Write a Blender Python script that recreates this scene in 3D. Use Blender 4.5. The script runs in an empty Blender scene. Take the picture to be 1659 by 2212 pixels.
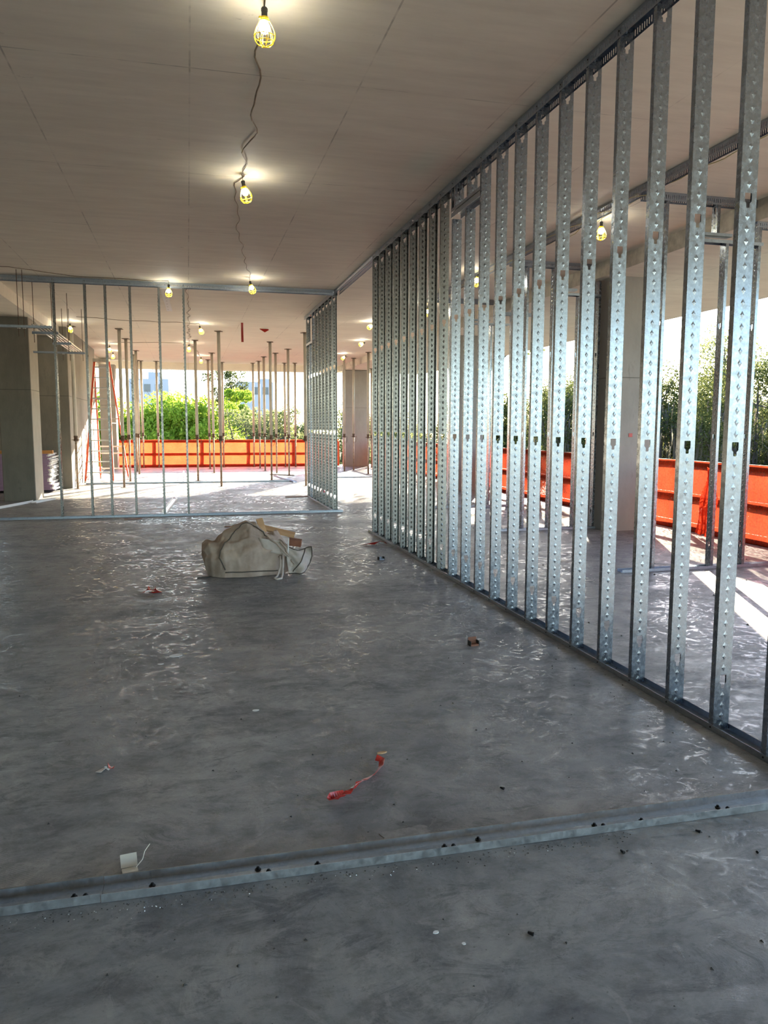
import bpy, math, random
import numpy as np
from mathutils import Vector, Matrix, noise as mn
C = bpy.context.scene.collection
R = math.radians
random.seed(7)
rng = np.random.default_rng(7)

# ------------------------------------------------------------------ camera
CAMH = 1.54
yaw, pitch, roll = 0.248128, -0.109975, 0.002856
f = Vector((math.sin(yaw)*math.cos(pitch), math.cos(yaw)*math.cos(pitch), math.sin(pitch)))
r = f.cross(Vector((0, 0, 1))).normalized(); u = r.cross(f)
r2 = r*math.cos(roll) + u*math.sin(roll); u2 = -r*math.sin(roll) + u*math.cos(roll)
cd = bpy.data.cameras.new('camera'); cam = bpy.data.objects.new('camera', cd); C.objects.link(cam)
cam.matrix_world = Matrix(((r2.x, u2.x, -f.x, 0), (r2.y, u2.y, -f.y, 0), (r2.z, u2.z, -f.z, CAMH), (0, 0, 0, 1)))
cd.sensor_fit = 'VERTICAL'; cd.sensor_height = 24.0; cd.lens = 1665.64/2212*24.0
cd.clip_start = 0.05; cd.clip_end = 600
bpy.context.scene.camera = cam

# ------------------------------------------------------------------ sky, sun, exposure
SUN_AZ, SUN_EL = 25.0, 13.8           # azimuth from +Y towards +X, elevation
w = bpy.data.worlds.new('sky'); bpy.context.scene.world = w; w.use_nodes = True
nt = w.node_tree; bg = nt.nodes['Background']
sky = nt.nodes.new('ShaderNodeTexSky'); sky.sky_type = 'NISHITA'
sky.sun_disc = False; sky.sun_elevation = R(SUN_EL + 6); sky.sun_rotation = R(SUN_AZ)
sky.air_density = 1.0; sky.dust_density = .6; sky.ozone_density = 3.0
nt.links.new(sky.outputs[0], bg.inputs[0]); bg.inputs[1].default_value = 0.33
sl = bpy.data.lights.new('sun', 'SUN'); so = bpy.data.objects.new('sun', sl); C.objects.link(so)
sl.energy = 17.0; sl.angle = R(0.6); sl.color = (1.0, 0.85, 0.64)
sd = Vector((math.sin(R(SUN_AZ))*math.cos(R(SUN_EL)), math.cos(R(SUN_AZ))*math.cos(R(SUN_EL)), math.sin(R(SUN_EL))))
so.rotation_euler = sd.to_track_quat('Z', 'Y').to_euler(); so.location = (20, 60, 30)
vs = bpy.context.scene.view_settings
vs.view_transform = 'Standard'; vs.look = 'None'; vs.gamma = 1.0; vs.use_curve_mapping = False
vs.exposure = 1.92
BULB = 52.0

# ------------------------------------------------------------------ materials
def mat(name, col, rough=.6, metal=0.0, **k):
    m = bpy.data.materials.new(name); m.use_nodes = True
    b = m.node_tree.nodes['Principled BSDF']
    b.inputs['Base Color'].default_value = (*col, 1); b.inputs['Roughness'].default_value = rough
    b.inputs['Metallic'].default_value = metal
    for a, v in k.items(): b.inputs[a.replace('_', ' ')].default_value = v
    return m
class N:
    """tiny node helper"""
    def __init__(s, m): s.m = m; s.t = m.node_tree; s.b = s.t.nodes['Principled BSDF']; s.tc = s.t.nodes.new('ShaderNodeTexCoord')
    def add(s, ty, **p):
        n = s.t.nodes.new(ty)
        for k, v in p.items(): setattr(n, k, v)
        return n
    def link(s, a, b): s.t.links.new(a, b)
    def noise(s, scale, detail=4, rough=.55, stretch=(1, 1, 1), off=(0, 0, 0), dist=0.):
        mp = s.add('ShaderNodeMapping'); mp.inputs['Scale'].default_value = stretch; mp.inputs['Location'].default_value = off
        s.link(s.tc.outputs['Object'], mp.inputs[0])
        n = s.add('ShaderNodeTexNoise'); n.inputs['Scale'].default_value = scale; n.inputs['Detail'].default_value = detail
        n.inputs['Roughness'].default_value = rough; n.inputs['Distortion'].default_value = dist
        s.link(mp.outputs[0], n.inputs['Vector']); return n.outputs['Fac']
    def ramp(s, fac, pts):
        n = s.add('ShaderNodeValToRGB'); e = n.color_ramp.elements
        while len(e) < len(pts): e.new(.5)
        for i, (p, c) in enumerate(pts):
            e[i].position = p; e[i].color = (*c, 1) if len(c) == 3 else c
        s.link(fac, n.inputs[0]); return n.outputs[0]
    def mix(s, a, b, fac, mode='MIX'):
        n = s.add('ShaderNodeMix', data_type='RGBA', blend_type=mode)
        for i, v in ((0, fac), (6, a), (7, b)):
            if isinstance(v, (int, float)): n.inputs[i].default_value = v
            elif isinstance(v, tuple): n.inputs[i].default_value = (*v, 1)
            else: s.link(v, n.inputs[i])
        return n.outputs[2]
    def math(s, op, a, b=None, c=None, clamp=False):
        n = s.add('ShaderNodeMath', operation=op, use_clamp=clamp)
        for i, v in enumerate((a, b, c)):
            if v is None: continue
            if isinstance(v, (int, float)): n.inputs[i].default_value = v
            else: s.link(v, n.inputs[i])
        return n.outputs[0]
    def bump(s, h, strength=.3, dist=.01):
        n = s.add('ShaderNodeBump'); n.inputs['Strength'].default_value = strength; n.inputs['Distance'].default_value = dist
        s.link(h, n.inputs['Height']); s.link(n.outputs[0], s.b.inputs['Normal'])
    def xyz(s):
        n = s.add('ShaderNodeSeparateXYZ'); s.link(s.tc.outputs['Object'], n.inputs[0]); return n.outputs
G = lambda v: (v, v, v)

def m_floor():
    m = mat('floor_concrete', (.3, .3, .3), .5, 0, Specular_IOR_Level=.28); n = N(m)
    big = n.noise(.45, 5, .6, off=(3, 1, 0)); mid = n.noise(2.2, 9, .70, dist=.7); fine = n.noise(16, 6, .7, stretch=(.6, 1, 1))
    scuff = n.noise(5.5, 10, .80, stretch=(.6, 1.2, 1), dist=1.0, off=(9, 2, 0))
    col = n.ramp(big, [(.3, (.205, .211, .219)), (.7, (.31, .309, .299))])
    col = n.mix(col, n.ramp(mid, [(.36, (.105, .114, .128)), (.5, (.225, .229, .232)), (.64, (.34, .337, .327))]), .55)
    mot = n.ramp(n.noise(9, 8, .75, off=(1, 8, 0), stretch=(.7, 1, 1)), [(.38, G(.62)), (.52, G(1)), (.66, G(1.12))])
    col = n.mix(col, mot, .8, 'MULTIPLY')
    dk = n.ramp(scuff, [(.535, G(0)), (.62, G(1))])
    col = n.mix(col, (.075, .080, .090), n.math('MULTIPLY', dk, .6))
    wear = n.ramp(n.noise(.9, 7, .75, off=(31, 6, 0), dist=.5), [(.52, G(0)), (.66, G(1))])      # broad dark worn patches
    col = n.mix(col, (.085, .092, .105), n.math('MULTIPLY', wear, .45))
    lt = n.ramp(n.noise(3.1, 9, .72, off=(20, 4, 0), dist=1.6), [(.57, G(0)), (.62, G(1)), (.66, G(.2))])
    col = n.mix(col, (.42, .41, .39), n.math('MULTIPLY', lt, .28))
    sp = n.ramp(n.noise(70, 2, .5), [(.68, G(0)), (.74, G(1))])
    col = n.mix(col, (.05, .05, .055), n.math('MULTIPLY', sp, .5))
    # tyre tread smears
    o = n.xyz()
    tw = n.math('SINE', n.math('MULTIPLY', n.math('ADD', n.math('MULTIPLY', o[0], .8), o[1]), 520))
    tb = n.math('MULTIPLY', n.math('GREATER_THAN', tw, .1), n.ramp(n.noise(1.6, 6, .7, off=(2.7, 5.2, 0), dist=.6), [(.56, G(0)), (.66, G(1))]))
    col = n.mix(col, (.07, .075, .085), n.math('MULTIPLY', tb, .35))
    j = n.math('LESS_THAN', n.math('ABSOLUTE', n.math('SUBTRACT', n.math('ADD', o[1], n.math('MULTIPLY', o[0], .04)), 7.2)), .008)
    col = n.mix(col, (.05, .05, .05), n.math('MULTIPLY', j, .7))
    n.link(col, n.b.inputs['Base Color'])
    ro = n.ramp(n.noise(1.3, 8, .7, stretch=(.7, 1.5, 1), off=(5, 5, 0), dist=1.), [(.38, G(.74)), (.60, G(.54)), (.75, G(.38))])
    scr = n.ramp(n.noise(7, 10, .82, off=(50, 3, 0), dist=2.2), [(.52, G(0)), (.57, G(1))])
    scr = n.math('MULTIPLY', scr, n.ramp(n.noise(.55, 5, .6, off=(12, 9, 0)), [(.36, G(.25)), (.52, G(1))]))
    n.link(n.mix(ro, (.12, .12, .12), n.math('MULTIPLY', scr, .84)), n.b.inputs['Roughness'])
    hb = n.math('ADD', n.math('MULTIPLY', fine, .4), n.math('ADD', n.math('MULTIPLY', scuff, 1.0), n.math('MULTIPLY', mid, 2.)))
    n.bump(hb, .40, .005); return m
def m_ceiling():
    m = mat('ceiling_concrete', (.4, .36, .33), .75); n = N(m)
    a = n.noise(.7, 5, .6); b = n.noise(5, 7, .65, stretch=(.3, 1.6, 1))
    col = n.ramp(a, [(.3, (.66, .61, .51)), (.7, (.78, .73, .61))])
    col = n.mix(col, n.ramp(b, [(.3, (.58, .53, .44)), (.7, (.82, .77, .65))]), .45)
    o = n.xyz()
    def seam(c, x0, p, wd):
        fr = n.math('FRACT', n.math('ADD', n.math('DIVIDE', n.math('SUBTRACT', c, x0), p), 50.5))
        d = n.math('MULTIPLY', n.math('ABSOLUTE', n.math('SUBTRACT', fr, .5)), p)
        return n.math('LESS_THAN', d, wd)
    s1 = seam(o[0], .07, 1.165, .006); s2 = seam(o[1], 5.62, 2.24, .006)
    br = n.ramp(n.noise(1.9, 4, .7, off=(4, 4, 0)), [(.45, G(.08)), (.62, G(.8))])
    s = n.math('MULTIPLY', n.math('MAXIMUM', s1, s2), br)
    col = n.mix(col, (.13, .11, .09), n.math('MULTIPLY', s, .6))
    sp = n.ramp(n.noise(4.2, 6, .75, stretch=(.5, 1.5, 1), off=(7, 7, 0)), [(.66, G(0)), (.73, G(1))])
    col = n.mix(col, (.16, .135, .11), n.math('MULTIPLY', sp, .6))
    n.link(col, n.b.inputs['Base Color']); n.bump(b, .15, .004); return m
def m_conc(name, lo, hi, st=(.25, 1, 1)):
    m = mat(name, lo, .8); n = N(m)
    a = n.noise(1.5, 6, .65); b = n.noise(7, 8, .7, stretch=(1, 1, .25)); c = n.noise(30, 4, .6)
    col = n.mix(n.ramp(a, [(.3, lo), (.7, hi)]), n.ramp(b, [(.3, lo), (.7, hi)]), .5)
    o = n.xyz()
    fr = n.math('ABSOLUTE', n.math('SUBTRACT', o[2], 2.27)); j = n.math('LESS_THAN', fr, .008)
    st2 = n.ramp(b, [(.60, G(0)), (.72, G(.6))])
    col = n.mix(col, tuple(v*.45 for v in lo), st2)
    pk = n.ramp(n.noise(9, 5, .7, off=(2, 2, 2)), [(.70, G(0)), (.74, G(.7))])
    col = n.mix(col, tuple(v*.3 for v in lo), pk)
    col = n.mix(col, tuple(v*.45 for v in lo), n.math('MULTIPLY', j, .6))
    n.link(col, n.b.inputs['Base Color']); n.bump(c, .3, .004); return m
def m_galv(name, base=.62, rough=.34, tint=(.88, .985, 1.13)):
    m = mat(name, (base,)*3, rough, 1.0); n = N(m)
    v = n.add('ShaderNodeTexVoronoi'); v.inputs['Scale'].default_value = 90
    mp = n.add('ShaderNodeMapping'); n.link(n.tc.outputs['Object'], mp.inputs[0]); n.link(mp.outputs[0], v.inputs['Vector'])
    c = n.ramp(v.outputs['Color'], [(.1, tuple(base*.90*t for t in tint)), (.9, tuple(min(.95, base*1.08*t) for t in tint))])
    c = n.mix(c, tuple(base*.72*t for t in tint), n.math('MULTIPLY', n.ramp(n.noise(9, 6, .7), [(.5, G(0)), (.75, G(1))]), .5))
    n.link(c, n.b.inputs['Base Color'])
    n.link(n.ramp(n.noise(28, 5, .65), [(.3, G(rough-.06)), (.7, G(rough+.16))]), n.b.inputs['Roughness'])
    return m
def m_noise(name, lo, hi, scale, rough=.7, metal=0., bump=.2, stretch=(1, 1, 1)):
    m = mat(name, lo, rough, metal); n = N(m); a = n.noise(scale, 6, .65, stretch)
    n.link(n.ramp(a, [(.32, lo), (.68, hi)]), n.b.inputs['Base Color'])
    if bump: n.bump(a, bump, .004)
    return m
def m_leaf(name, lo, hi, tr=.5):
    m = bpy.data.materials.new(name); m.use_nodes = True; t = m.node_tree
    for x in list(t.nodes): t.nodes.remove(x)
    out = t.nodes.new('ShaderNodeOutputMaterial'); g = t.nodes.new('ShaderNodeNewGeometry')
    rp = t.nodes.new('ShaderNodeValToRGB'); e = rp.color_ramp.elements; e[0].color = (*lo, 1); e[1].color = (*hi, 1)
    t.links.new(g.outputs['Random Per Island'], rp.inputs[0])
    d = t.nodes.new('ShaderNodeBsdfDiffuse'); tl = t.nodes.new('ShaderNodeBsdfTranslucent'); mx = t.nodes.new('ShaderNodeMixShader')
    t.links.new(rp.outputs[0], d.inputs[0]); t.links.new(rp.outputs[0], tl.inputs[0]); mx.inputs[0].default_value = tr
    t.links.new(d.outputs[0], mx.inputs[1]); t.links.new(tl.outputs[0], mx.inputs[2]); t.links.new(mx.outputs[0], out.inputs[0]); return m
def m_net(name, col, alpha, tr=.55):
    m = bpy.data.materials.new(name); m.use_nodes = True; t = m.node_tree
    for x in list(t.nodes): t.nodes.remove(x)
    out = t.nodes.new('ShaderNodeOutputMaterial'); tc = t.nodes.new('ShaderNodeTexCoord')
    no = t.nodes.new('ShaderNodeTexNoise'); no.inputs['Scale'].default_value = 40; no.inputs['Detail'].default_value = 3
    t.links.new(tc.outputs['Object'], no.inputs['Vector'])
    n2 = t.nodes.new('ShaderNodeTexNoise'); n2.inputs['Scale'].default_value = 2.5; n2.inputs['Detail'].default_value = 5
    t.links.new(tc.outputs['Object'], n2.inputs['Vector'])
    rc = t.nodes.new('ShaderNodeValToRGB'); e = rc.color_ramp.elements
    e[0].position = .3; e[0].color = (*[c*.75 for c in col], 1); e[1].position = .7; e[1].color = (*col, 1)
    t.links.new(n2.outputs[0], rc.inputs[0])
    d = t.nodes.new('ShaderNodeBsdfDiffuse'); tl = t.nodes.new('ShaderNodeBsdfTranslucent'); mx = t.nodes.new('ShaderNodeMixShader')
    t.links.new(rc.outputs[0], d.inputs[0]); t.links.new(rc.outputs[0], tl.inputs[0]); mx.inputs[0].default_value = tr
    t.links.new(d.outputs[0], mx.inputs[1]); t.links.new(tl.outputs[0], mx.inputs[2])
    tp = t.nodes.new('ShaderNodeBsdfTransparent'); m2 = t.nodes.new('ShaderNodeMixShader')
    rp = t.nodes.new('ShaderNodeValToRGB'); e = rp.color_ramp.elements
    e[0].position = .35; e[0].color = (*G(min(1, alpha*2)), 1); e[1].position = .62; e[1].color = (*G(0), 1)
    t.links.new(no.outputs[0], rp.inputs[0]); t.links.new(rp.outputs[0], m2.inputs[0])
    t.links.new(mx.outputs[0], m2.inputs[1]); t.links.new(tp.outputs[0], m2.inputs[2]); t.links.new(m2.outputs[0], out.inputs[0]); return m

M = dict(
    floor=m_floor(), ceiling=m_ceiling(),
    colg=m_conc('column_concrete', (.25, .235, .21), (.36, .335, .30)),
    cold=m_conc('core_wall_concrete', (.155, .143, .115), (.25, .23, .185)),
    galv=m_galv('galvanized_steel', .32, .21), galvb=m_galv('dull_galvanized_steel', .21, .26, (1, 1.02, 1.0)), galvd=m_galv('galvanized_track', .40, .32), galvn=m_galv('galvanized_floor_track', .42, .34, (1, 1.03, 1.06)),
    pin=mat('dark_fastener', (.02, .02, .02), .5, .6),
    shore=m_noise('weathered_shore_steel', (.45, .42, .34), (.64, .60, .51), 9, .6, .35, .15, (1, 1, .3)),
    shorel=m_noise('rusty_inner_tube', (.34, .22, .14), (.52, .42, .31), 14, .7, .3, .15, (1, 1, .3)),
    rust=m_noise('rusty_collar', (.08, .05, .035), (.17, .11, .07), 30, .7, .4),
    lorange=m_noise('ladder_fiberglass', (.72, .10, .04), (.85, .15, .06), 5, .45, 0, 0),
    alu=m_noise('aluminium', (.52, .52, .50), (.68, .68, .66), 8, .4, .7, 0),
    net=m_net('orange_net_sunlit', (.62, .058, .022), .10, .62), netr=m_net('orange_net_shaded', (.40, .048, .020), .16, .6),  # same netting twice: the right-hand copy has its shade put into a darker colour
    rail=m_noise('guardrail_lumber', (.20, .075, .035), (.33, .13, .06), 6, .7, 0, .2, (.2, 1, 1)),
    yellow=mat('yellow_plastic', (.85, .62, .02), .35, 0), socket=mat('black_socket', (.03, .03, .028), .5),
    cord=m_noise('brown_cord', (.14, .10, .06), (.24, .18, .11), 20, .6, 0, 0), cordy=mat('pale_yellow_cord', (.62, .55, .28), .5),
    canvas=m_noise('dirty_canvas', (.28, .205, .155), (.50, .405, .325), 3.2, .9, 0, .5), seam=mat('dark_seam_cord', (.09, .075, .06), .8),
    canvasl=m_noise('canvas_lining', (.42, .36, .30), (.60, .53, .46), 5, .9, 0, .4),
    wood=m_noise('pine_board', (.42, .24, .11), (.60, .38, .20), 5, .7, 0, .2, (.15, 1, 1)), woodd=m_noise('dark_wood', (.17, .07, .04), (.28, .12, .07), 8, .7),
    purple=m_noise('purple_gypsum_paper', (.30, .20, .31), (.37, .25, .37), 6, .8, 0, 0), white=m_noise('white_gypsum_core', (.70, .69, .66), (.82, .81, .78), 9, .9),
    dunn=mat('orange_lumber', (.50, .23, .07), .8), red=m_noise('red_ribbon', (.34, .016, .012), (.48, .03, .02), 20, .3, 0, .1),
    wht=mat('white_paper', (.72, .72, .70), .7), cream=mat('cream_card', (.60, .57, .48), .7), crumb=mat('dark_crumb', (.035, .033, .03), .8),
    paint=m_noise('thin_mortar_smear', (.16, .165, .165), (.34, .335, .325), 26, .8, 0, .2), blue=mat('blue_chalk', (.25, .33, .42), .8),
    ground=m_noise('ground_grass', (.09, .09, .07), (.17, .16, .12), .3, .95, 0, 0), pvc=m_noise('steel_conduit', (.50, .48, .45), (.66, .64, .60), 10, .4, .6, 0),
    bld=mat('far_concrete', (.34, .33, .33), .9), glass=mat('dark_window', (.05, .055, .06), .2),
    bark=m_noise('bark', (.05, .042, .033), (.14, .12, .10), 4, .9),
    leafg=m_leaf('spring_leaf', (.14, .24, .02), (.42, .50, .07), .55), leafd=m_leaf('oak_leaf', (.03, .045, .012), (.13, .14, .05), .4),
    leafm=m_leaf('olive_leaf', (.08, .10, .035), (.24, .25, .11), .45), moss=m_leaf('spanish_moss', (.07, .068, .05), (.20, .185, .145), .35),
)
mb_ = bpy.data.materials.new('lit_bulb'); mb_.use_nodes = True
b_ = mb_.node_tree.nodes['Principled BSDF']; b_.inputs['Base Color'].default_value = (1, 1, 1, 1)
b_.inputs['Emission Color'].default_value = (1.0, .97, .86, 1); b_.inputs['Emission Strength'].default_value = BULB
M['bulb'] = mb_

# ------------------------------------------------------------------ mesh helpers
class MB:
    def __init__(s): s.v = []; s.f = []
    def add(s, vs, fs):
        o = len(s.v); s.v += [tuple(v) for v in vs]; s.f += [tuple(i+o for i in q) for q in fs]; return s
    def box(s, a, b, rot=None, at=None):
        (x0, y0, z0), (x1, y1, z1) = a, b
        vs = [Vector(p) for p in ((x0, y0, z0), (x1, y0, z0), (x1, y1, z0), (x0, y1, z0), (x0, y0, z1), (x1, y0, z1), (x1, y1, z1), (x0, y1, z1))]
        if rot is not None: vs = [rot @ p for p in vs]
        if at is not None: vs = [p + Vector(at) for p in vs]
        return s.add(vs, [(0, 3, 2, 1), (4, 5, 6, 7), (0, 1, 5, 4), (1, 2, 6, 5), (2, 3, 7, 6), (3, 0, 4, 7)])
    def tube(s, pts, rad, n=8, closed=False, cap=True):
        pts = [Vector(p) for p in pts]; k = len(pts)
        rads = rad if isinstance(rad, (list, tuple)) else [rad]*k
        vs = []; up = None
        for i, p in enumerate(pts):
            a = pts[(i-1) % k] if (closed or i > 0) else p; b = pts[(i+1) % k] if (closed or i < k-1) else p
            t = (b-a).normalized()
            if up is None: up = Vector((0, 0, 1)) if abs(t.z) < .9 else Vector((1, 0, 0))
            x = t.cross(up).normalized(); y = x.cross(t).normalized(); up = y
            for j in range(n):
                an = 2*math.pi*j/n; vs.append(p + (x*math.cos(an)+y*math.sin(an))*rads[i])
        fs = []
        for i in range(k if closed else k-1):
            for j in range(n):
                a = i*n+j; b = i*n+(j+1) % n; c = ((i+1) % k)*n+(j+1) % n; d = ((i+1) % k)*n+j; fs.append((a, b, c, d))
        if cap and not closed: fs += [tuple(range(n))[::-1], tuple(range((k-1)*n, k*n))]
        return s.add(vs, fs)
    def lathe(s, prof, n=16, at=(0, 0, 0)):
        vs = [(at[0]+q*math.cos(2*math.pi*j/n), at[1]+q*math.sin(2*math.pi*j/n), at[2]+z) for q, z in prof for j in range(n)]
        fs = [(i*n+j, i*n+(j+1) % n, (i+1)*n+(j+1) % n, (i+1)*n+j) for i in range(len(prof)-1) for j in range(n)]
        return s.add(vs, fs)
    def grid(s, nu, nv, fn):
        vs = [fn(i/(nu-1), j/(nv-1)) for j in range(nv) for i in range(nu)]
        return s.add(vs, [(j*nu+i, j*nu+i+1, (j+1)*nu+i+1, (j+1)*nu+i) for j in range(nv-1) for i in range(nu-1)])
    def mesh(s, name, m, smooth=False):
        me = bpy.data.meshes.new(name); me.from_pydata(s.v, [], s.f); me.materials.append(m)
        if smooth: me.shade_smooth()
        me.update(); return me
def link(name, me, parent=None, loc=(0, 0, 0), rz=0., rot=None):
    o = bpy.data.objects.new(name, me); C.objects.link(o); o.parent = parent
    o.location = loc; o.rotation_euler = rot if rot else (0, 0, rz); return o
def obj(name, mb, m, parent=None, loc=(0, 0, 0), rz=0., smooth=False, rot=None):
    return link(name, mb.mesh(name, m, smooth), parent, loc, rz, rot)
def tag(o, label, cat=None, group=None, kind=None):
    if label: o['label'] = label
    if cat: o['category'] = cat
    if group: o['group'] = group
    if kind: o['kind'] = kind
    return o
def thing(name, label, cat, loc=(0, 0, 0), rz=0., group=None, rot=None):
    return tag(link(name, None, None, loc, rz, rot), label, cat, group)
def dup(root, loc, rz=None, label=None, rot=None):
    c = root.copy(); C.objects.link(c); c.location = loc
    if rz is not None: c.rotation_euler = (0, 0, rz)
    if rot is not None: c.rotation_euler = rot
    if label: c['label'] = label
    for ch in list(root.children):
        d = ch.copy(); C.objects.link(d); d.parent = c
        for g in list(ch.children):
            e = g.copy(); C.objects.link(e); e.parent = d
    return c

# ------------------------------------------------------------------ the setting
H, HL = 3.93, 3.715
def struct(name, mb, m, label=None, parent=None, **k):
    o = obj(name, mb, m, parent, **k)
    if parent is None: o['kind'] = 'structure'
    if label: o['label'] = label
    return o
fl = MB().box((-10, -12, -.25), (7.75, 31.2, 0)); struct('floor', fl, M['floor'], 'bare grey concrete floor slab with scuffs and boot marks')
cl = MB().box((-2.97, -12, H), (5.89, 30.6, H+.25)); ce = struct('ceiling', cl, M['ceiling'], 'bare warm grey concrete ceiling with plywood form seams')
for nm, a, b in (('drop_edge', (5.89, -12, HL), (9.5, 31.2, H+.25)), ('drop_edge', (-10, -12, HL), (-2.97, 31.2, H+.25)), ('drop_edge', (-2.97, 30.6, HL-.02), (5.89, 31.2, H+.25))):
    struct(nm, MB().box(a, b), M['ceiling'], None, ce)
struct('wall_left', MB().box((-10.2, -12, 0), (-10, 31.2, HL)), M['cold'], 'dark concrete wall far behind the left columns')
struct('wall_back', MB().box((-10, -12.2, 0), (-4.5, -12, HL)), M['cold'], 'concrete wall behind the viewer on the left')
gm = MB().box((-250, -250, -9.3), (300, 350, -9.0)); struct('ground', gm, M['ground'], 'grass and scrub ground below the building')

def column(x0, x1, y0, y1, top, label, m, name='concrete_column'):
    t = thing(name, label, 'column', ((x0+x1)/2, (y0+y1)/2, 0)); hx, hy = (x1-x0)/2, (y1-y0)/2
    z0 = 0
    for z1 in (2.262, top):                                  # two lifts with a recessed pour joint
        mb = MB(); c = .012
        pr = [(-hx+c, -hy), (hx-c, -hy), (hx, -hy+c), (hx, hy-c), (hx-c, hy), (-hx+c, hy), (-hx, hy-c), (-hx, -hy+c)]
        vs = [(x, y, z) for z in (z0, z1) for x, y in pr]
        mb.add(vs, [tuple(range(8))[::-1], tuple(range(8, 16))]+[(i, (i+1) % 8, 8+(i+1) % 8, 8+i) for i in range(8)])
        obj('pour_lift', mb, m, t); z0 = z1+.010
    mb = MB().box((-hx+.008, -hy+.008, 2.25), (hx-.008, hy-.008, 2.285)); obj('pour_joint', mb, m, t)
    return t
c1 = column(6.03, 6.70, 10.25, 10.92, HL, 'square concrete column behind the stud partition, nearest on the right, with small red tag', M['colg'])
obj('red_tag', MB().box((-.03, -.341, 1.40), (.03, -.337, 1.455)), M['red'], c1)
column(6.35, 6.95, 17.7, 18.3, HL, 'middle concrete column seen as dark strip through the stud partition', M['colg'])
column(5.92, 6.85, 29.5, 30.1, HL-.02, 'far concrete column at the sunny corner between the two orange fences', M['colg'])
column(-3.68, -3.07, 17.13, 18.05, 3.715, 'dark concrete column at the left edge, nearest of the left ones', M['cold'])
column(-2.98, -2.45, 29.0, 29.7, HL-.02, 'far concrete column just behind the orange ladder', M['colg'])
# wide core wall with exposed rough edge
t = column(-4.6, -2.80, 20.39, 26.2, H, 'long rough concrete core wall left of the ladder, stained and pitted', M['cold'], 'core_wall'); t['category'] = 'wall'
for i, z in enumerate((.25, .75, .95, 1.55)):                # form tie marks on its face
    obj('tie_mark', MB().lathe([(.0, .004), (.03, .004), (.045, 0.)], 12), M['cold'], t, (.55 - .03*i, -2.907, z), rot=(R(90), 0, 0))

# ------------------------------------------------------------------ steel studs and tracks
WW, FD, LIP = .046, .034, .007
def knock_profile():
    return [(0, .035), (.016, .035), (.019, .032), (.019, -.004), (.0095, -.013), (.0095, -.030), (.006, -.034), (0, -.034)]
def stud_mesh(h, knocks, m=None, detail=True):
    """C stud: web in the XZ plane at y=0 facing -y, flanges and lips towards +y"""
    mb = MB(); p = .0578; cw = .022; ks = sorted(k for k in knocks if .06 < k < h-.06)
    def cells(z0, z1):
        n = max(1, int(round((z1-z0)/p))); q = (z1-z0)/n
        for sx in (-1, 1):
            a, b = sorted((sx*cw, sx*WW)); mb.add([(a, 0, z0), (b, 0, z0), (b, 0, z1), (a, 0, z1)], [(0, 1, 2, 3)])
        if not detail or z1-z0 < .04:
            mb.add([(-cw, 0, z0), (cw, 0, z0), (cw, 0, z1), (-cw, 0, z1)], [(0, 1, 2, 3)]); return
        for i in range(n):
            a, b = z0+i*q, z0+(i+1)*q; c = (a+b)/2; dx, dz, e = .0125, .019, (-.006 if m is M['galvb'] else -.0016)
            mb.add([(-cw, 0, a), (cw, 0, a), (cw, 0, b), (-cw, 0, b), (0, 0, c-dz), (dx, 0, c), (0, 0, c+dz), (-dx, 0, c), (0, e, c-.005), (.004, e, c), (0, e, c+.005), (-.004, e, c)],
                   [(0, 1, 5, 4), (1, 2, 5), (5, 2, 6), (2, 3, 6), (3, 7, 6), (3, 0, 7), (0, 4, 7), (4, 5, 9, 8), (5, 6, 10, 9), (6, 7, 11, 10), (7, 4, 8, 11), (8, 9, 10, 11)])
    z = 0
    for k in ks:
        cells(z, k-.045); pr = knock_profile()
        rt = [(0, 0, k-.045), (WW, 0, k-.045), (WW, 0, k+.045), (0, 0, k+.045)]+[(x, 0, k+zz) for x, zz in pr]
        mb.add(rt, [tuple(range(len(rt)))]); lt = [(-x, y, zz) for x, y, zz in rt]; mb.add(lt, [tuple(range(len(lt)))[::-1]])
        z = k+.045
    cells(z, h)
    for sx in (-1, 1):
        x = sx*WW
        mb.add([(x, 0, 0), (x, FD, 0), (x, FD, h), (x, 0, h), (x-sx*LIP, FD, 0), (x-sx*LIP, FD, h)], [(0, 1, 2, 3), (1, 4, 5, 2)])
    return mb.mesh('stud', m or M['galv'])
KN = [.258, 1.435, 2.613, 3.80]
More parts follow.
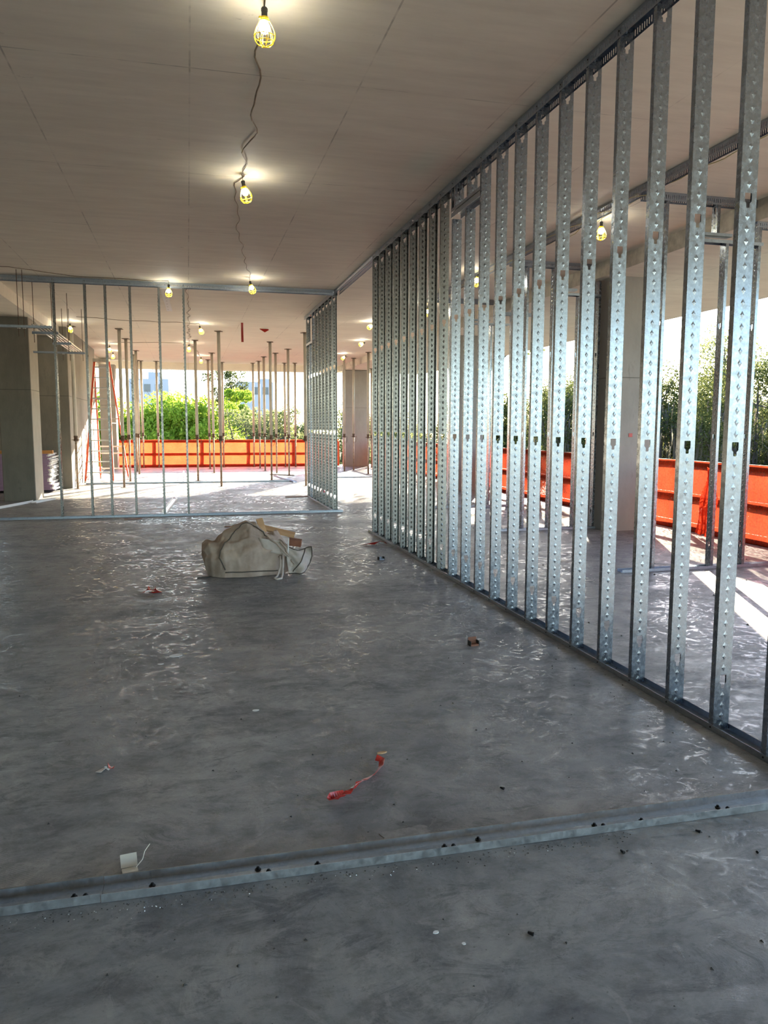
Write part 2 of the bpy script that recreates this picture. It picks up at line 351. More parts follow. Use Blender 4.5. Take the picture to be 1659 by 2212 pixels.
def track_mb(L, fh=.032, wdt=.049, down=False, slots=False, pitch=.0243, y0=0):
    """U track along +x from 0 to L, web flat at z=0; flanges up (or down)"""
    mb = MB(); s = -1 if down else 1
    mb.add([(0, -wdt, 0), (L, -wdt, 0), (L, wdt, 0), (0, wdt, 0)], [(0, 1, 2, 3)])
    mb.add([(0, -.012, s*.0025), (L, -.012, s*.0025), (L, .012, s*.0025), (0, .012, s*.0025), (0, -.018, 0), (L, -.018, 0), (L, .018, 0), (0, .018, 0)],
           [(0, 1, 2, 3), (4, 5, 1, 0), (3, 2, 6, 7)])
    for y in (-wdt, wdt):
        if not slots:
            mb.add([(0, y, 0), (L, y, 0), (L, y, s*fh), (0, y, s*fh)], [(0, 1, 2, 3)])
            mb.add([(0, y, s*fh), (L, y, s*fh), (L, y-math.copysign(.0025, y), s*(fh-.001)), (0, y-math.copysign(.0025, y), s*(fh-.001))], [(0, 1, 2, 3)])
        else:
            a, b = fh*.30, fh*.78; n = int(L/pitch); q = L/n; sw = q*.30
            mb.add([(0, y, 0), (L, y, 0), (L, y, s*a), (0, y, s*a)], [(0, 1, 2, 3)])
            mb.add([(0, y, s*b), (L, y, s*b), (L, y, s*fh), (0, y, s*fh)], [(0, 1, 2, 3)])
            for i in range(n+1):
                x0 = max(0, i*q-q/2+sw/2); x1 = min(L, i*q+q/2-sw/2)
                mb.add([(x0, y, s*a), (x1, y, s*a), (x1, y, s*b), (x0, y, s*b)], [(0, 1, 2, 3)])
    return mb
def track(name, parent, p0, p1, z, m='galvd', **k):
    d = Vector((p1[0]-p0[0], p1[1]-p0[1])); L = d.length
    return obj(name, track_mb(L, **k), M[m], parent, (p0[0], p0[1], z), math.atan2(d.y, d.x))
_sm = {}
def stud(parent, x, y, z0, z1, rz=0., name='stud', knocks=None, detail=True, m='galv'):
    ks = tuple(round(k-z0, 3) for k in (KN if knocks is None else knocks) if z0+.1 < k < z1-.1); key = (round(z1-z0, 3), ks, detail, m)
    if key not in _sm: _sm[key] = stud_mesh(z1-z0, ks, M[m], detail)
    return link(name, _sm[key], parent, (x, y, z0), rz)
def screws(parent, pts, r=.006, nrm='x-', name='screw'):
    for p in pts:
        mb = MB().lathe([(0, .003), (r*.7, .0028), (r, 0)], 6)
        rot = {'x-': (0, R(-90), 0), 'y-': (R(90), 0, 0), 'z+': (0, 0, 0)}[nrm]
        obj(name, mb, M['pin'], parent, p, rot=rot)

# main partition, running away on the right
XW = 2.605
P1 = thing('stud_partition', 'long galvanized steel stud partition running away on the right', 'partition')
track('bottom_track', P1, (XW, 2.62), (XW, 11.02), .001); track('top_track', P1, (XW, 2.62), (XW, 13.74), H-.001, down=True, fh=.075, slots=True)
ys = [2.885+.3757*k for k in range(22)]
for k, y in enumerate(ys):
    flip = k >= 14
    if k in (11, 12):                                           # small framed opening at the top
        stud(P1, XW, y, .004, 3.56)
    else:
        stud(P1, XW, y+(.034 if flip else 0), .004, H-.012, math.pi if flip else 0, m='galvb' if k >= 13 else 'galv')
track('header_track', P1, (XW, 6.66), (XW, 7.44), 3.62, down=True, fh=.045); track('sill_track', P1, (XW, 6.66), (XW, 7.44), 3.63, fh=.03)
stud(P1, XW, 7.34, 3.63, H-.012, name='cripple_stud'); stud(P1, XW, 6.98, 3.63, H-.012, name='cripple_stud'); stud(P1, XW, 7.42, 3.63, H-.012, name='cripple_stud')
screws(P1, [(XW-.0495, y+.015, 3.895) for y in ys[1:18]]); screws(P1, [(XW-.0495, y+.015, .018) for y in ys[:12]])
screws(P1, [(XW-.01+.03*((i*7) % 3-1), 3.05+.62*i, .0035) for i in range(8)], .005, 'z+')

# far cross partition (thin edge-on studs)
YF = 13.74
P2 = thing('stud_partition', 'open cross partition of six slim studs spaced wide, behind the canvas bag', 'partition')
track('bottom_track', P2, (-4.9, YF), (2.70, YF), .001); track('top_track', P2, (-4.9, YF), (2.55, YF), H-.001, down=True, fh=.082, slots=True)
for x in (-2.08, -1.60, -1.286, -.897, -.434, -.033): stud(P2, x, YF, .004, H-.02, R(-90), m='galvb')
# short partition at its right end
P3 = thing('stud_partition', 'short dense stud partition with small framed opening near its top, beyond the bag', 'partition')
track('bottom_track', P3, (2.585, 13.80), (2.585, 16.98), .001); track('top_track', P3, (2.585, 13.80), (2.585, 17.2), H-.001, down=True, fh=.07)
for k in range(9):
    y = 13.85+.383*k
    if k in (7,): stud(P3, 2.585, y, .004, 3.27)
    else: stud(P3, 2.585, y+.034, .004, H-.02, math.pi, m='galvb')
track('header_track', P3, (2.585, 16.1), (2.585, 16.95), 3.32, down=True, fh=.05)
stud(P3, 2.585, 16.15, 3.32, H-.02, math.pi, name='cripple_stud')

# ceiling runner with slots in the right-hand bay
T1 = thing('ceiling_track', 'slotted steel ceiling track running away above the right bay', 'track')
track('runner', T1, (4.46, 2.8), (4.46, 14.2), H-.001, down=True, fh=.075, slots=True)
# three framed doorways between the runner and the columns
def bay(y, label, bx1, kx, lowx1, cr=True):
    P = thing('stud_partition', label, 'partition')
    track('bottom_track', P, (4.45, y), (bx1, y), .001); track('top_track', P, (4.56, y), (5.885, y), H-.001, down=True, fh=.082, slots=True)
    if lowx1 > 5.9: track('top_track', P, (5.9, y), (lowx1, y), HL-.001, down=True, fh=.06, slots=True)
    for x in kx:
        top = (H if x < 5.85 else HL)-.015
        stud(P, x, y, .004, top, R(-90))
    track('header_track', P, (5.24, y), (5.99, y), 3.50, down=True, fh=.035); track('header_sill', P, (5.24, y), (5.60 if cr else 5.99, y), 3.535, fh=.03)
    return P
A = bay(7.27, 'nearest cross frame seen through the right partition, with header and floor track', 7.1, (4.80, 5.93), 7.1)
stud(A, 5.53, 7.27, .004, 3.49, R(-90)); stud(A, 5.41, 7.27, 3.54, H-.015, R(-90), name='cripple_stud')
Bq = bay(10.62, 'middle cross frame ending at the nearest right column', 6.02, (4.80, 5.22, 5.86, 5.96), 0)
stud(Bq, 5.63, 10.62, .004, 3.49, R(-90))
Cq = bay(14.0, 'farthest cross frame in the right bay beyond the middle column gap', 6.08, (4.80, 5.25, 5.69, 6.03), 6.5)
stud(Cq, 5.61, 14.0, .004, 3.49, R(-90))

# ------------------------------------------------------------------ tracks and offcuts lying on the floor
def floor_track(p0, p1, label, m='galvn', pins=0, **k):
    d = Vector((p1[0]-p0[0], p1[1]-p0[1])); L = d.length
    t = thing('floor_track', label, 'track', (p0[0], p0[1], 0), math.atan2(d.y, d.x)); obj('channel', track_mb(L, **k), M[m], t, (0, 0, .0015))
    for i in range(pins):
        x = L*(i+.5)/pins + .09*math.sin(i*2.7)
        obj('pin', MB().lathe([(0, .012), (.005, .011), (.006, .004), (.011, .003), (.011, 0)], 8), M['pin'], t, (x, .012*math.sin(i*1.9), .004))
        if i % 2: obj('pin', MB().lathe([(0, .009), (.005, .008), (.009, .003), (.009, 0)], 8), M['pin'], t, (x+.035, -.008, .004))
    return t
floor_track((-.31, 2.553), (2.52, 2.553), 'long steel floor track fixed across the foreground, right length with black pins', pins=9, wdt=.054, fh=.030)
floor_track((-1.7, 2.556), (-.312, 2.556), 'left length of the foreground floor track, meeting the long one at a lap joint', pins=4, wdt=.053, fh=.031)
floor_track((-2.65, 21.75), (2.75, 21.75), 'long floor track across the sunlit slab at foot of the ladder', 'galvd')
floor_track((3.6, 23.0), (6.0, 23.0), 'floor track in sunlight between the short partition and the long one', 'galvd')
floor_track((2.62, 24.4), (2.85, 21.3), 'loose steel track lying askew in the sun among the posts', 'galvd')
floor_track((2.55, 24.9), (3.25, 24.2), 'small loose track offcut lying behind the askew one', 'galvd')
floor_track((-.44, 14.3), (-.30, 16.9), 'bright loose track offcut with dark holes lying just behind the open cross partition', 'alu')
floor_track((-4.0, 13.95), (-3.05, 16.95), 'white perforated track length lying diagonally by the left column foot', 'wht')
floor_track((-3.02, 16.6), (-2.78, 17.4), 'short white bracket lying at the left column corner', 'wht')
floor_track((4.9, 20.4), (6.2, 20.6), 'short board-like track offcut beside the sunlit streaks on the right', 'galvd')

# ------------------------------------------------------------------ post shores
def make_shore():
    t = thing('shoring_post', 'x', 'post')
    obj('base_plate', MB().box((-.075, -.075, 0), (.075, .075, .008)), M['rust'], t)
    mb = MB(); mb.tube([(0, 0, .008), (0, 0, 1.35)], .027, 12); obj('inner_tube', mb, M['shorel'], t, smooth=True)
    hs = MB()
    for i in range(9):
        hs.lathe([(0, .0285), (.009, .0285), (.009, .026)], 8)
    hs = MB()
    for i in range(9):
        z = .15+.12*i
        hs.add([(.009*math.cos(a), -.0282, z+.009*math.sin(a)) for a in np.linspace(0, 2*math.pi, 7)[:-1]], [tuple(range(6))])
    o = obj('pin_holes', hs, M['pin'], t); o['kind'] = 'stuff'
    obj('collar', MB().lathe([(.030, 0), (.052, .005), (.052, .05), (.044, .055), (.044, .10), (.050, .105), (.050, .125), (.0, .125)], 14, (0, 0, 1.17)), M['rust'], t)
    mb = MB().tube([(-.10, 0, 1.20), (.10, 0, 1.20)], .008, 6).tube([(.10, 0, 1.20), (.115, 0, 1.12), (.08, -.03, 1.02), (.05, -.04, .98)], .006, 6)
    obj('pin_handle', mb, M['rust'], t)
    obj('outer_tube', MB().tube([(0, 0, 1.28), (0, 0, H-.014)], .042, 14), M['shore'], t, smooth=True)
    mb = MB().box((-.085, -.085, H-.012), (.085, .085, H-.002)); obj('top_plate', mb, M['rust'], t)
    return t
HT = {}
SH = [(-1.588, 20.44, 'weathered steel shoring post nearest the ladder, in front'), (-1.593, 22.68, 'shoring post directly behind the one nearest the ladder'),
      (-1.70, 27.6, 'thin far shoring post between the two left front ones'), (-1.547, 26.1, 'shoring post half hidden by the fourth slim stud from the left'),
      (-1.733, 29.9, 'far left shoring post close to the orange fence, beside half hidden one'), (-1.617, 31.0-.9, 'pale far shoring post in front of the green trees, left one of two'),
      (-1.072, 30.1, 'pale far shoring post in front of the green trees, right one of two'), (.254, 22.56, 'shoring post right of the rightmost slim stud'),
      (.819, 26.25, 'shoring post behind the tallest middle post, right one of tight pair'), (.76, 28.9, 'shoring post behind the tallest middle post, left one of tight pair'),
      (.81, 20.27, 'tallest shoring post in the middle of the opening, rust collar and hanging pin'), (1.30, 29.9, 'far shoring post just right of the tallest middle post'),
      (2.442, 29.95, 'slender far shoring post left of the post cluster above the loose track'), (2.581, 29.0, 'second far post left of the cluster above the loose track'),
      (2.593, 27.17, 'medium shoring post left of the stout one by the loose track'), (2.321, 22.4, 'stout shoring post standing at the upper end of the loose track'),
      (2.837, 25.73, 'shoring post immediately right of the stout one by the loose track'), (3.07, 24.31, 'shoring post right of the small loose track offcut'),
      (3.60, 29.6, 'far post hidden partly behind the one right of the small offcut'), (3.98, 29.5, 'far post slightly right of the one by the small offcut'),
      (2.963, 20.0, 'dark shoring post standing tight against the short dense partition'), (4.043, 26.7, 'shoring post just behind the dark one at the short partition'),
      (5.266, 26.43, 'shoring post on the left side of the far corner column'), (5.68, 26.82, 'shoring post on the right side of the far corner column'),
      (5.70, 24.62, 'shoring post nearest the long partition end, in front of the far corner'), (6.75, 28.6, 'thin far post in the bright gap right of the corner column'),
      (-2.66, 20.22, 'shoring post braced against the edge of the rough core wall')]
sh0 = make_shore()
for i, (x, y, lb) in enumerate(SH):
    o = sh0 if i == 0 else dup(sh0, (x, y, 0)); o.location = (x, y, 0); o.rotation_euler.z = random.uniform(-.4, .4)
    if x > 5.9: o.scale.z = (HL-.002)/H
    o['label'] = lb; o['group'] = 'shoring posts under the slab'

# ------------------------------------------------------------------ ladder
def make_ladder():
    t = thing('stepladder', 'tall orange fiberglass stepladder with aluminium steps beside the core wall', 'ladder', (-2.38, 22.35, 0), R(-5))
    hz = 3.34; wb, wt = .365, .175; yt = .85; yb = 1.75
    def fr(sx, z): k = z/hz; return (sx*(wb+(wt-wb)*k), yt*k, z)
    def rr(sx, z): k = z/hz; return (sx*(wb+.03+(wt-wb)*k)+.10*(1-k), yb+(yt+.06-yb)*k, z)
    for sx in (-1, 1):
        for nm, fn in (('front_rail', fr), ('rear_rail', rr)):
            a, b = Vector(fn(sx, 0)), Vector(fn(sx, hz)); w_, d_ = (.028, .035) if nm == 'front_rail' else (.020, .024)
            vs = [p+Vector((dx, dy, 0)) for p in (a, b) for dx, dy in ((-w_, -d_), (w_, -d_), (w_, d_), (-w_, d_))]
            obj(nm, MB().add(vs, [(0, 3, 2, 1), (4, 5, 6, 7), (0, 1, 5, 4), (1, 2, 6, 5), (2, 3, 7, 6), (3, 0, 4, 7)]), M['lorange'], t)
            obj('foot', MB().box((a.x-.022, a.y-.045, 0), (a.x+.022, a.y+.045, .05)), M['alu'], t)
    for i in range(1, 12):
        z = .29*i; a = fr(-1, z); b = fr(1, z)
        obj('step', MB().box((a[0]+.012, a[1]-.045, z-.03), (b[0]-.012, a[1]+.045, z)), M['alu'], t)
        if i > 1: obj('step_brace', MB().tube([(a[0]+.015, a[1]+.02, z-.12), (a[0]+.11, a[1]+.03, z-.03)], .005, 5), M['alu'], t)
    for z in (.30, .75, .95, 1.75, 2.3):
        a = rr(-1, z); b = rr(1, z); obj('rear_bar', MB().box((a[0], a[1]-.012, z-.02), (b[0], a[1]+.012, z+.02)), M['alu'], t)
    for sx in (-1, 1):
        a, b = Vector(fr(sx, .16)), Vector(fr(sx, .02)); obj('foot_brace', MB().tube([(a.x-sx*.17, a.y, .27), (a.x-sx*.06, a.y, .22), (b.x-sx*.01, b.y, .06)], .010, 6), M['alu'], t)
        a = rr(sx, .30); obj('foot_brace', MB().tube([(a[0]-sx*.17, a[1], .30), (a[0]-sx*.06, a[1], .24), (a[0], a[1]+.03, .06)], .010, 6), M['alu'], t)
        a = fr(sx, 1.62); b = rr(sx, 1.62); obj('spreader', MB().box((min(a[0], b[0]), a[1], 1.61), (min(a[0], b[0])+.008, b[1], 1.635)), M['alu'], t)
    obj('top_cap', MB().box((-.21, yt-.10, hz-.02), (.21, yt+.14, hz+.07)), M['shore'], t)
make_ladder()

# ------------------------------------------------------------------ gypsum board stack
GS = thing('drywall_stack', 'stack of purple drywall sheets with white cut ends behind the left columns', 'drywall', (-4.35, 19.75, 0))
for s in (-1.0, -.2, .7): obj('bearer', MB().box((s-.06, -.5, 0), (s+.06, .5, .05)), M['dunn'], GS)
for i in range(26):
    z = .055+.0325*i; dx = random.uniform(-.05, .05) + (.05 if i < 4 else 0)
    o = obj('drywall_sheet', MB().box((-1.35, -.5, 0), (1.20+dx, .5, .028)), M['purple'], GS, (0, 0, z))
    obj('cut_end', MB().box((1.2005+dx, -.495, .001), (1.24+dx, .495, .027)), M['white'], GS, (0, 0, z))
obj('top_board', MB().box((-1.3, -.5, 0), (1.3, -.38, .075)), M['dunn'], GS, (0, 0, .055+.0325*26))

# ------------------------------------------------------------------ orange netted guardrails
def fence(name, label, p0, p1, m, n_posts, h=1.0, seed=0, side=1):
    d = Vector((p1[0]-p0[0], p1[1]-p0[1])); L = d.length
    t = thing(name, label, 'fence', (p0[0], p0[1], 0), math.atan2(d.y, d.x)); s = side
    for i in range(n_posts):
        x = L*i/(n_posts-1); obj('post', MB().box((x-.045, s*.03, 0), (x+.045, s*.12, h-.02)), M['rail'], t)
        obj('post_foot', MB().box((x-.11, s*.02, 0), (x+.11, s*.16, .03)), M['wood'], t)
    sg = 3.0; k = max(1, int(L/sg))
    for i in range(k):
        a, b = L*i/k, L*(i+1)/k
        for nm, z, hh, m_ in (('top_rail', h-.045, .09, 'rail'), ('mid_rail', h*.47, .09, 'rail'), ('toe_board', .03, .12, 'rail')):
            obj(nm, MB().box((a, s*.015, z-hh/2+.03), (b-.01, s*.05, z+hh/2+.03)), M[m_], t)
    rs = random.Random(seed); nu = int(L/.12)+1
    def fn(uu, vv):
        x = uu*L; q = mn.noise(Vector((x*.9, vv*1.5, seed))); g = mn.noise(Vector((x*4, vv*3, seed+5)))
        sag = .035*math.sin(math.pi*(x % (L/(n_posts-1)))/(L/(n_posts-1)))
        return (x, -s*(.012+.035*abs(q)+.012*abs(g) + (.05*(1-vv)**3)), .015 + vv*(h+.02-sag*.4*(vv > .9)))
    obj('net', MB().grid(nu, 14, fn), m, t, smooth=True)
    obj('net_hem', MB().tube([(x, -s*.03-.02*abs(mn.noise(Vector((x, 0, seed)))), .012) for x in np.linspace(0, L, nu)], .012, 5), m, t)
    return t
fence('guardrail', 'bright orange netted guardrail along the far sunny slab edge', (-2.95, 30.3), (5.80, 30.3), M['net'], 6, 1.0, 3)
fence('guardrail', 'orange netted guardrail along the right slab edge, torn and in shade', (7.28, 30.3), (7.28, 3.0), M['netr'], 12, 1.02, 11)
# a crumpled loose end of netting where the right fence is torn
cr = MB()
cr.grid(14, 16, lambda a, b: (.22*(a-.5)*(1+.6*(1-b)) + .03*math.sin(9*b+4*a), -.05-.05*abs(math.sin(11*a+3*b))-.12*(1-b)**2, .04+.93*b+.02*math.sin(14*a)))
tag(obj('loose_net', cr, M['net'], None, (7.19, 9.35, 0), R(-90), smooth=True), 'bunched bright orange net hanging on the right guardrail', 'netting')

# ------------------------------------------------------------------ caged string lights
def cage_r(z):           # z from 0 (neck) to .155 (tip)
    k = z/.155
    return .021 + .038*math.sin(min(1, k/.62)*math.pi/2)**1.3 if k < .62 else .059*math.sqrt(max(0, 1-((k-.62)/.38)**2))
def make_lamp():
    t = thing('caged_work_light', 'x', 'lamp')
    obj('socket', MB().lathe([(0, 0), (.015, 0), (.019, -.006), (.019, -.02), (.017, -.022), (.017, -.058), (0, -.058)], 14), M['socket'], t, smooth=False)
    obj('hook', MB().tube([(0, 0, 0), (.004, 0, .03), (0, 0, .06)], .003, 5), M['socket'], t)
    cg = MB(); zs = np.linspace(0, .155, 13)
    for j in range(6):
        a = 2*math.pi*j/6+.26
        for off in (-.10, .10):
            cg.tube([(cage_r(z)*math.cos(a+off*(1 if z < .15 else .2)), cage_r(z)*math.sin(a+off*(1 if z < .15 else .2)), -.055-z) for z in zs], .0021, 5)
    for z, rr in ((.008, .0032), (.10, .0024), (.128, .0024)):
        q = cage_r(z); cg.tube([(q*math.cos(a), q*math.sin(a), -.055-z) for a in np.linspace(0, 2*math.pi, 19)[:-1]], rr, 6, closed=True)
    cg.lathe([(.019, -.05), (.0235, -.052), (.0235, -.072), (.021, -.074)], 14); cg.box((-.034, -.006, -.066), (-.022, .006, -.054))
    obj('cage', cg, M['yellow'], t, smooth=False)
    pr = [(.013, -.062), (.014, -.072)]+[(.031*math.sin(a), -.107+.031*math.cos(a)) for a in np.linspace(.62, math.pi, 9)]
    obj('bulb', MB().lathe(pr, 16), M['bulb'], t, smooth=True)
    return t
LP = [(.472, 4.62, 0, 0, 'nearest caged work light, at the top of the photo'), (.565, 7.75, 0, 12, 'second caged work light along the brown ceiling cord'),
      (1.03, 12.9, 0, 14, 'caged work light just in front of the slotted cross partition track'), (-.25, 13.55, 0, 0, 'lit caged work light hanging beside the fifth slim stud'),
      (.325, 18.84, 0, 15, 'small caged work light above the shoring posts, right of the sixth slim stud'), (.091, 23.2, 0, 0, 'far caged work light just right of the last slim stud'),
      (.493, 27.3, 0, 0, 'farthest caged work light above the middle posts'), (-2.15, 24.1, 0, 0, 'upper caged work light right of the ladder top'),
      (-2.25, 26.3, 0, 0, 'lower caged work light right of the ladder top'), (-2.55, 19.2, 0, 0, 'caged work light beside the hanging conduits on the left'),
      (4.62, 8.20, 0, 0, 'caged work light in the right bay nearest the viewer, seen between studs'), (4.37, 11.4, 0, -18, 'second caged work light in the right bay, half behind a stud'),
      (4.829, 21.3, 0, -65, 'tilted caged work light between the short partition and the long one, right one of two'), (5.10, 25.3, 0, -50, 'tilted caged work light above the corner column posts'),
      (4.18, 17.5, 0, -60, 'caged work light cut by the edge of the long partition end stud'), (4.56, 14.6, 0, 0, 'yellow caged work light glimpsed between far studs of the long partition')]
lamp0 = make_lamp()
for i, (x, y, z, tl, lb) in enumerate(LP):
    o = lamp0 if i == 0 else dup(lamp0, (0, 0, 0)); o.location = (x, y, H-.062); o.rotation_euler = (0, -R(tl), random.uniform(0, .6) if i != 1 else 0.2)
    o['label'] = lb; o['group'] = 'caged string lights under the slab'

def cord(label, pts, rad=.006, m='cord', wig=.02, seed=1, z=H-.012, name='power_cord'):
    out = []
    for i in range(len(pts)-1):
        a, b = Vector(pts[i]+((z,) if len(pts[i]) == 2 else ())), Vector(pts[i+1]+((z,) if len(pts[i+1]) == 2 else ())); n = max(3, int((b-a).length/.10))
        for j in range(n):
            k = j/n; p = a.lerp(b, k); q = mn.noise(Vector((p.x*2.2+seed, p.y*2.2, seed))); q2 = mn.noise(Vector((p.x*1.1, p.y*1.4+seed, 3)))
            d = (b-a).normalized(); sd_ = Vector((-d.y, d.x, 0)); out.append(p + sd_*wig*q*2 + Vector((0, 0, min(.004, -abs(q2)*wig*1.2))))
    out.append(Vector(pts[-1]+((z,) if len(pts[-1]) == 2 else ())))
    return tag(obj(name, MB().tube(out, rad, 6), M[m], smooth=True), label, 'cord')
cord('brown cord snaking along the ceiling between the nearest work lights', [(.47, 3.2), (.472, 4.55), (.50, 5.2), (.56, 6.4), (.53, 7.1), (.565, 7.7)], wig=.05, seed=2)
cord('thin twisted cord along the ceiling from the second light towards the cross partition', [(.565, 7.75), (.50, 8.0), (.62, 9.4), (.80, 11.2), (1.03, 12.85)], rad=.0045, wig=.04, seed=5)
cord('thin brown cord draped along the top of the cross partition track', [(-4.6, 13.55), (-2.55, 12.95), (-1.6, 13.5), (-.25, 13.52)], rad=.005, wig=.03, seed=7)
cord('brown cord strung across the ceiling at mid depth above the left posts', [(-2.30, 18.3), (-1.4, 18.6), (-.6, 18.7), (.32, 18.8)], rad=.006, wig=.05, seed=9)
cord('brown cord crossing the ceiling farther back above the ladder', [(-2.2, 23.4), (-1.2, 23.1), (.09, 23.2)], rad=.007, wig=.05, seed=12)
cord('ceiling cord running back above the sixth slim stud', [(.05, 14.2), (.09, 18.6), (.10, 23.0), (.45, 27.2)], rad=.006, wig=.05, seed=14)
cord('pale yellow cable lying along the right bay ceiling track', [(4.56, 4.0), (4.58, 6.0), (4.60, 8.2), (4.57, 9.6), (4.40, 11.3), (4.58, 12.6), (4.60, 14.3)], rad=.005, m='cordy', wig=.05, seed=17, z=H-.03)
cord('second pale cable hanging loosely under the right bay track', [(4.40, 6.8), (4.36, 8.0), (4.38, 9.6), (4.36, 11.0), (4.38, 12.2)], rad=.004, m='cordy', wig=.08, seed=19, z=H-.085)

# red tape and stubs on the ceiling
tp = MB().grid(3, 12, lambda a, b: (.026*(a-.5)*2, .012*math.sin(b*5), -.44*b))
tag(obj('red_tape', tp, M['red'], None, (1.28, 18.5, H-.001)), 'long red tape strip hanging from the ceiling above the posts', 'tape')
tg = MB().add([(-.10, 0, 0), (.12, .02, 0), (.02, -.05, -.09), (-.10, 0, -.012), (.12, .02, -.03)], [(0, 1, 2), (3, 2, 4), (0, 2, 3), (0, 3, 4, 1), (1, 4, 2)])
tag(obj('red_tape_scrap', tg, M['red'], None, (1.87, 19.47, H-.004)), 'small red tape scrap stuck to the ceiling beside the long strip', 'tape')
ws = thing('ceiling_strip', 'white perforated strip fixed to the ceiling beside the fourth work light', 'strip', (-.33, 15.6, H-.018))
obj('strip', MB().box((-.055, -1.35, 0), (.055, 1.35, .016)), M['wht'], ws, rz=R(-1))
for k in range(7): obj('hole_mark', MB().lathe([(0, -.001), (.014, -.001), (.014, .002)], 8), M['pin'], ws, (0, -1.1+.37*k, 0))

# ------------------------------------------------------------------ trapeze hangers with conduits on the left
def trapeze(y, x0, x1, rods, z, lb):
    t = thing('trapeze_hanger', lb, 'hanger', ((x0+x1)/2, y, z), group='trapeze hangers on the left'); xm = (x0+x1)/2; hx = (x1-x0)/2
    mb = MB(); mb.box((-hx, -.02, -.02), (hx, .02, -.016)); mb.box((-hx, -.02, -.02), (hx, -.016, .02)); mb.box((-hx, .016, -.02), (hx, .02, .02))
    mb.box((-hx, -.016, .016), (hx, -.009, .02)); mb.box((-hx, .009, .016), (hx, .016, .02)); obj('strut', mb, M['galvd'], t)
    for rx in rods:
        obj('rod', MB().tube([(rx-xm, 0, H-z), (rx-xm, 0, -.16)], .0055, 6), M['rust'], t)
        obj('washer', MB().box((rx-xm-.02, -.022, -.030), (rx-xm+.02, .022, -.022)), M['alu'], t)
    return t
trapeze(13.2, -3.6, -2.02, (-2.50, -2.42), 3.07, 'nearest trapeze hanger on twin rods, crossing the left column top')
trapeze(14.0, -2.45, -2.05, (-2.14, -2.42), 3.07, 'second trapeze hanger carrying the near conduit ends')
trapeze(15.28, -2.34, -2.02, (-2.30, -2.07), 3.03, 'third trapeze hanger in the middle of the conduit run')
trapeze(17.28, -3.02, -2.03, (-2.45, -2.32, -2.07), 3.04, 'farthest trapeze hanger at the end of the conduit run')
for i in range(5):
    x = -2.31+.055*i
    cd_ = thing('conduit', 'steel conduit on the left trapeze hangers, %s of five' % ('leftmost', 'second from left', 'middle', 'second from right', 'rightmost')[i], 'conduit', (x, 14.0, 3.10-.0), group='conduits on the trapeze hangers')
    obj('pipe', MB().tube([(0, -.75+.04*i, .012), (0, 3.3, -.02)], .0125, 8), M['pvc'], cd_, smooth=True)
    obj('coupling', MB().tube([(0, 1.1, -.0), (0, 1.22, -.0)], .0165, 8), M['pvc'], cd_)

